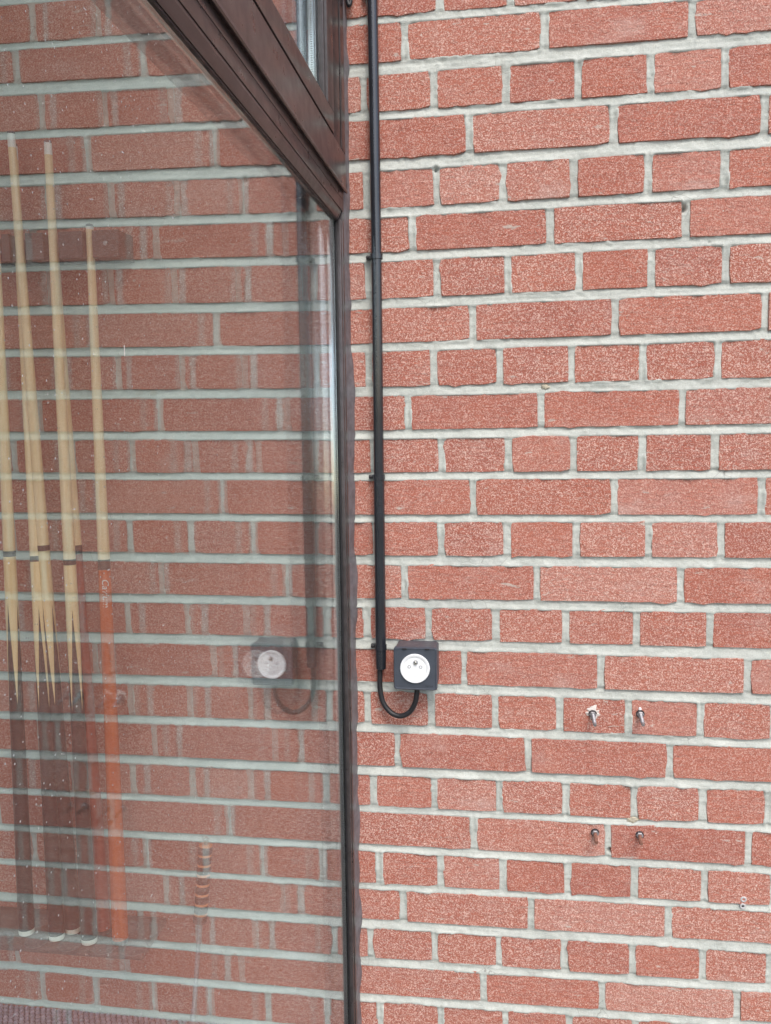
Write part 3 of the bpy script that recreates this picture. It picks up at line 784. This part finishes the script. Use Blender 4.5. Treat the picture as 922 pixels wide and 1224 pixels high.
# wall rack: slotted top rail and shelf with felt cups
slots = [(-0.8885, 0.020), (-0.8495, 0.030), (-0.7885, 0.028), (-0.7230, 0.018), (-0.950, 0.020), (-1.010, 0.020)]
def slotted(x0, x1, yb, yf, slots):
    pts = [(x0, yb), (x0, yf)]
    for c, w in sorted(slots):
        pts += [(c - w / 2, yf), (c - w / 2, yf + 0.050), (c - w / 4, yf + .056), (c + w / 4, yf + .056), (c + w / 2, yf + 0.050), (c + w / 2, yf)]
    pts += [(x1, yf), (x1, yb)]
    return pts
rk = empty('cue_rack', (-0.86, 0.0, 0.45))
tag(rk, 'dark wooden slotted rail on the wall holding the cue shafts', 'rack')
prism('rail', slotted(-1.06, -0.668, -0.0005, -0.0640, slots), 0.4520, 0.4960, 'z', MT['rack'], rk)
for x in (-1.03, -0.69):
    bm = lathe_bm([(0.004, 0), (0.004, .002), (0.002, .003)], 12)
    bmesh.ops.transform(bm, matrix=Matrix.Translation(Vector((x, -0.064, 0.474)) - rk.location) @ Matrix.Rotation(math.radians(90), 4, 'X'), verts=bm.verts[:])
    from_bm('rail_screw', bm, MT['steel'], rk, smooth=True)
sh = empty('cue_shelf', (-0.86, 0.0, -0.80))
tag(sh, 'low dark wooden shelf with round cups under the cue butts', 'shelf')
box('shelf_board', (-1.08, -0.118, -0.7790), (-0.660, -0.0050, -0.7665), MT['shelf'], sh, 0.002)
for x, y in ((-0.9360, -0.104), (-0.8680, -0.104), (-0.8020, -0.106), (-0.7350, -0.107), (-0.6790, -0.104), (-0.9000, -0.045), (-0.7200, -0.045)):
    bm = lathe_bm([(0.0215, 0.0), (0.0215, 0.0008), (0.0200, 0.0014), (0.0185, 0.0008), (0.0150, 0.0004)], 28)
    bmesh.ops.transform(bm, matrix=Matrix.Translation(Vector((x, y, -0.7664)) - sh.location), verts=bm.verts[:])
    from_bm('cup', bm, MT['cup'], sh, smooth=True)

# turned handle on a steel rod, leaning on the wall
p0 = Vector((-0.5775, -0.125, FZ)); p1 = Vector((-0.5590, -0.0480, -0.5780))
pk = empty('poker', p0); pk.rotation_mode = 'QUATERNION'; pk.rotation_quaternion = (p1 - p0).to_track_quat('Z', 'Y')
LP = (p1 - p0).length
from_bm('rod', lathe_bm([(0.0020, 0), (0.0058, 0.01), (0.0058, 0.11), (0.0044, 0.112), (0.0044, LP - 0.14)], 14), MT['steel'], pk, smooth=True)
hz0, hz1 = LP - 0.150, LP - 0.012
segs = 8; hl_ = (hz1 - hz0) / segs
for i in range(segs):
    a, b = hz0 + i * hl_, hz0 + (i + 1) * hl_ - 0.0040
    from_bm('grip', lathe_bm([(0.0116, a), (0.0128, a + .002), (0.0128, b - .002), (0.0116, b)], 22), MT['handle'], pk, smooth=True)
    from_bm('ring', lathe_bm([(0.0120, b + .0001), (0.0120, b + 0.0039)], 22), MT['brass'], pk, smooth=True)
from_bm('knob', lathe_bm([(0.003, hz1), (0.0035, hz1 + .004), (0.0060, hz1 + .008), (0.0055, hz1 + .012), (0.002, hz1 + .0145)], 18), MT['pin'], pk, smooth=True)
tag(pk, 'steel rod with turned wooden handle ringed in orange, leaning on the wall', 'poker')

# honeycomb rubber mat
mt = empty('rubber_mat', (-0.95, -0.32, FZ))
tag(mt, 'purple grey honeycomb rubber mat on the floor below the cues', 'mat')
box('mat_base', (-1.40, -0.62, FZ + .0002), (-0.5, -0.006, FZ + 0.006), MT['matbase'], mt, 0)
pit = 0.0112; vs_, fs_ = [], []
nyr = int(0.60 / (pit * .866)); nxr = int(0.88 / pit)
ang = [math.radians(60 * i + 30) for i in range(6)]
for j in range(nyr):
    for i in range(nxr):
        cx = -1.39 + (i + (j % 2) * .5) * pit; cy = -0.012 - j * pit * .866
        b = len(vs_)
        for rr_, zz in ((pit * .45, 0.0061), (pit * .40, 0.0100), (pit * .24, 0.0118)):
            vs_ += [(cx + rr_ * math.cos(a) - mt.location.x, cy + rr_ * math.sin(a) - mt.location.y, FZ + zz - mt.location.z) for a in ang]
        for k in range(2):
            for q in range(6):
                q2 = (q + 1) % 6
                fs_.append((b + k * 6 + q, b + k * 6 + q2, b + k * 6 + 6 + q2, b + k * 6 + 6 + q))
        fs_.append(tuple(b + 12 + q for q in range(6)))
me = bpy.data.meshes.new('nubs'); me.from_pydata(vs_, [], fs_); me.update()
tag(link('nubs', me, MT['mat'], mt, smooth=False), kind='stuff')
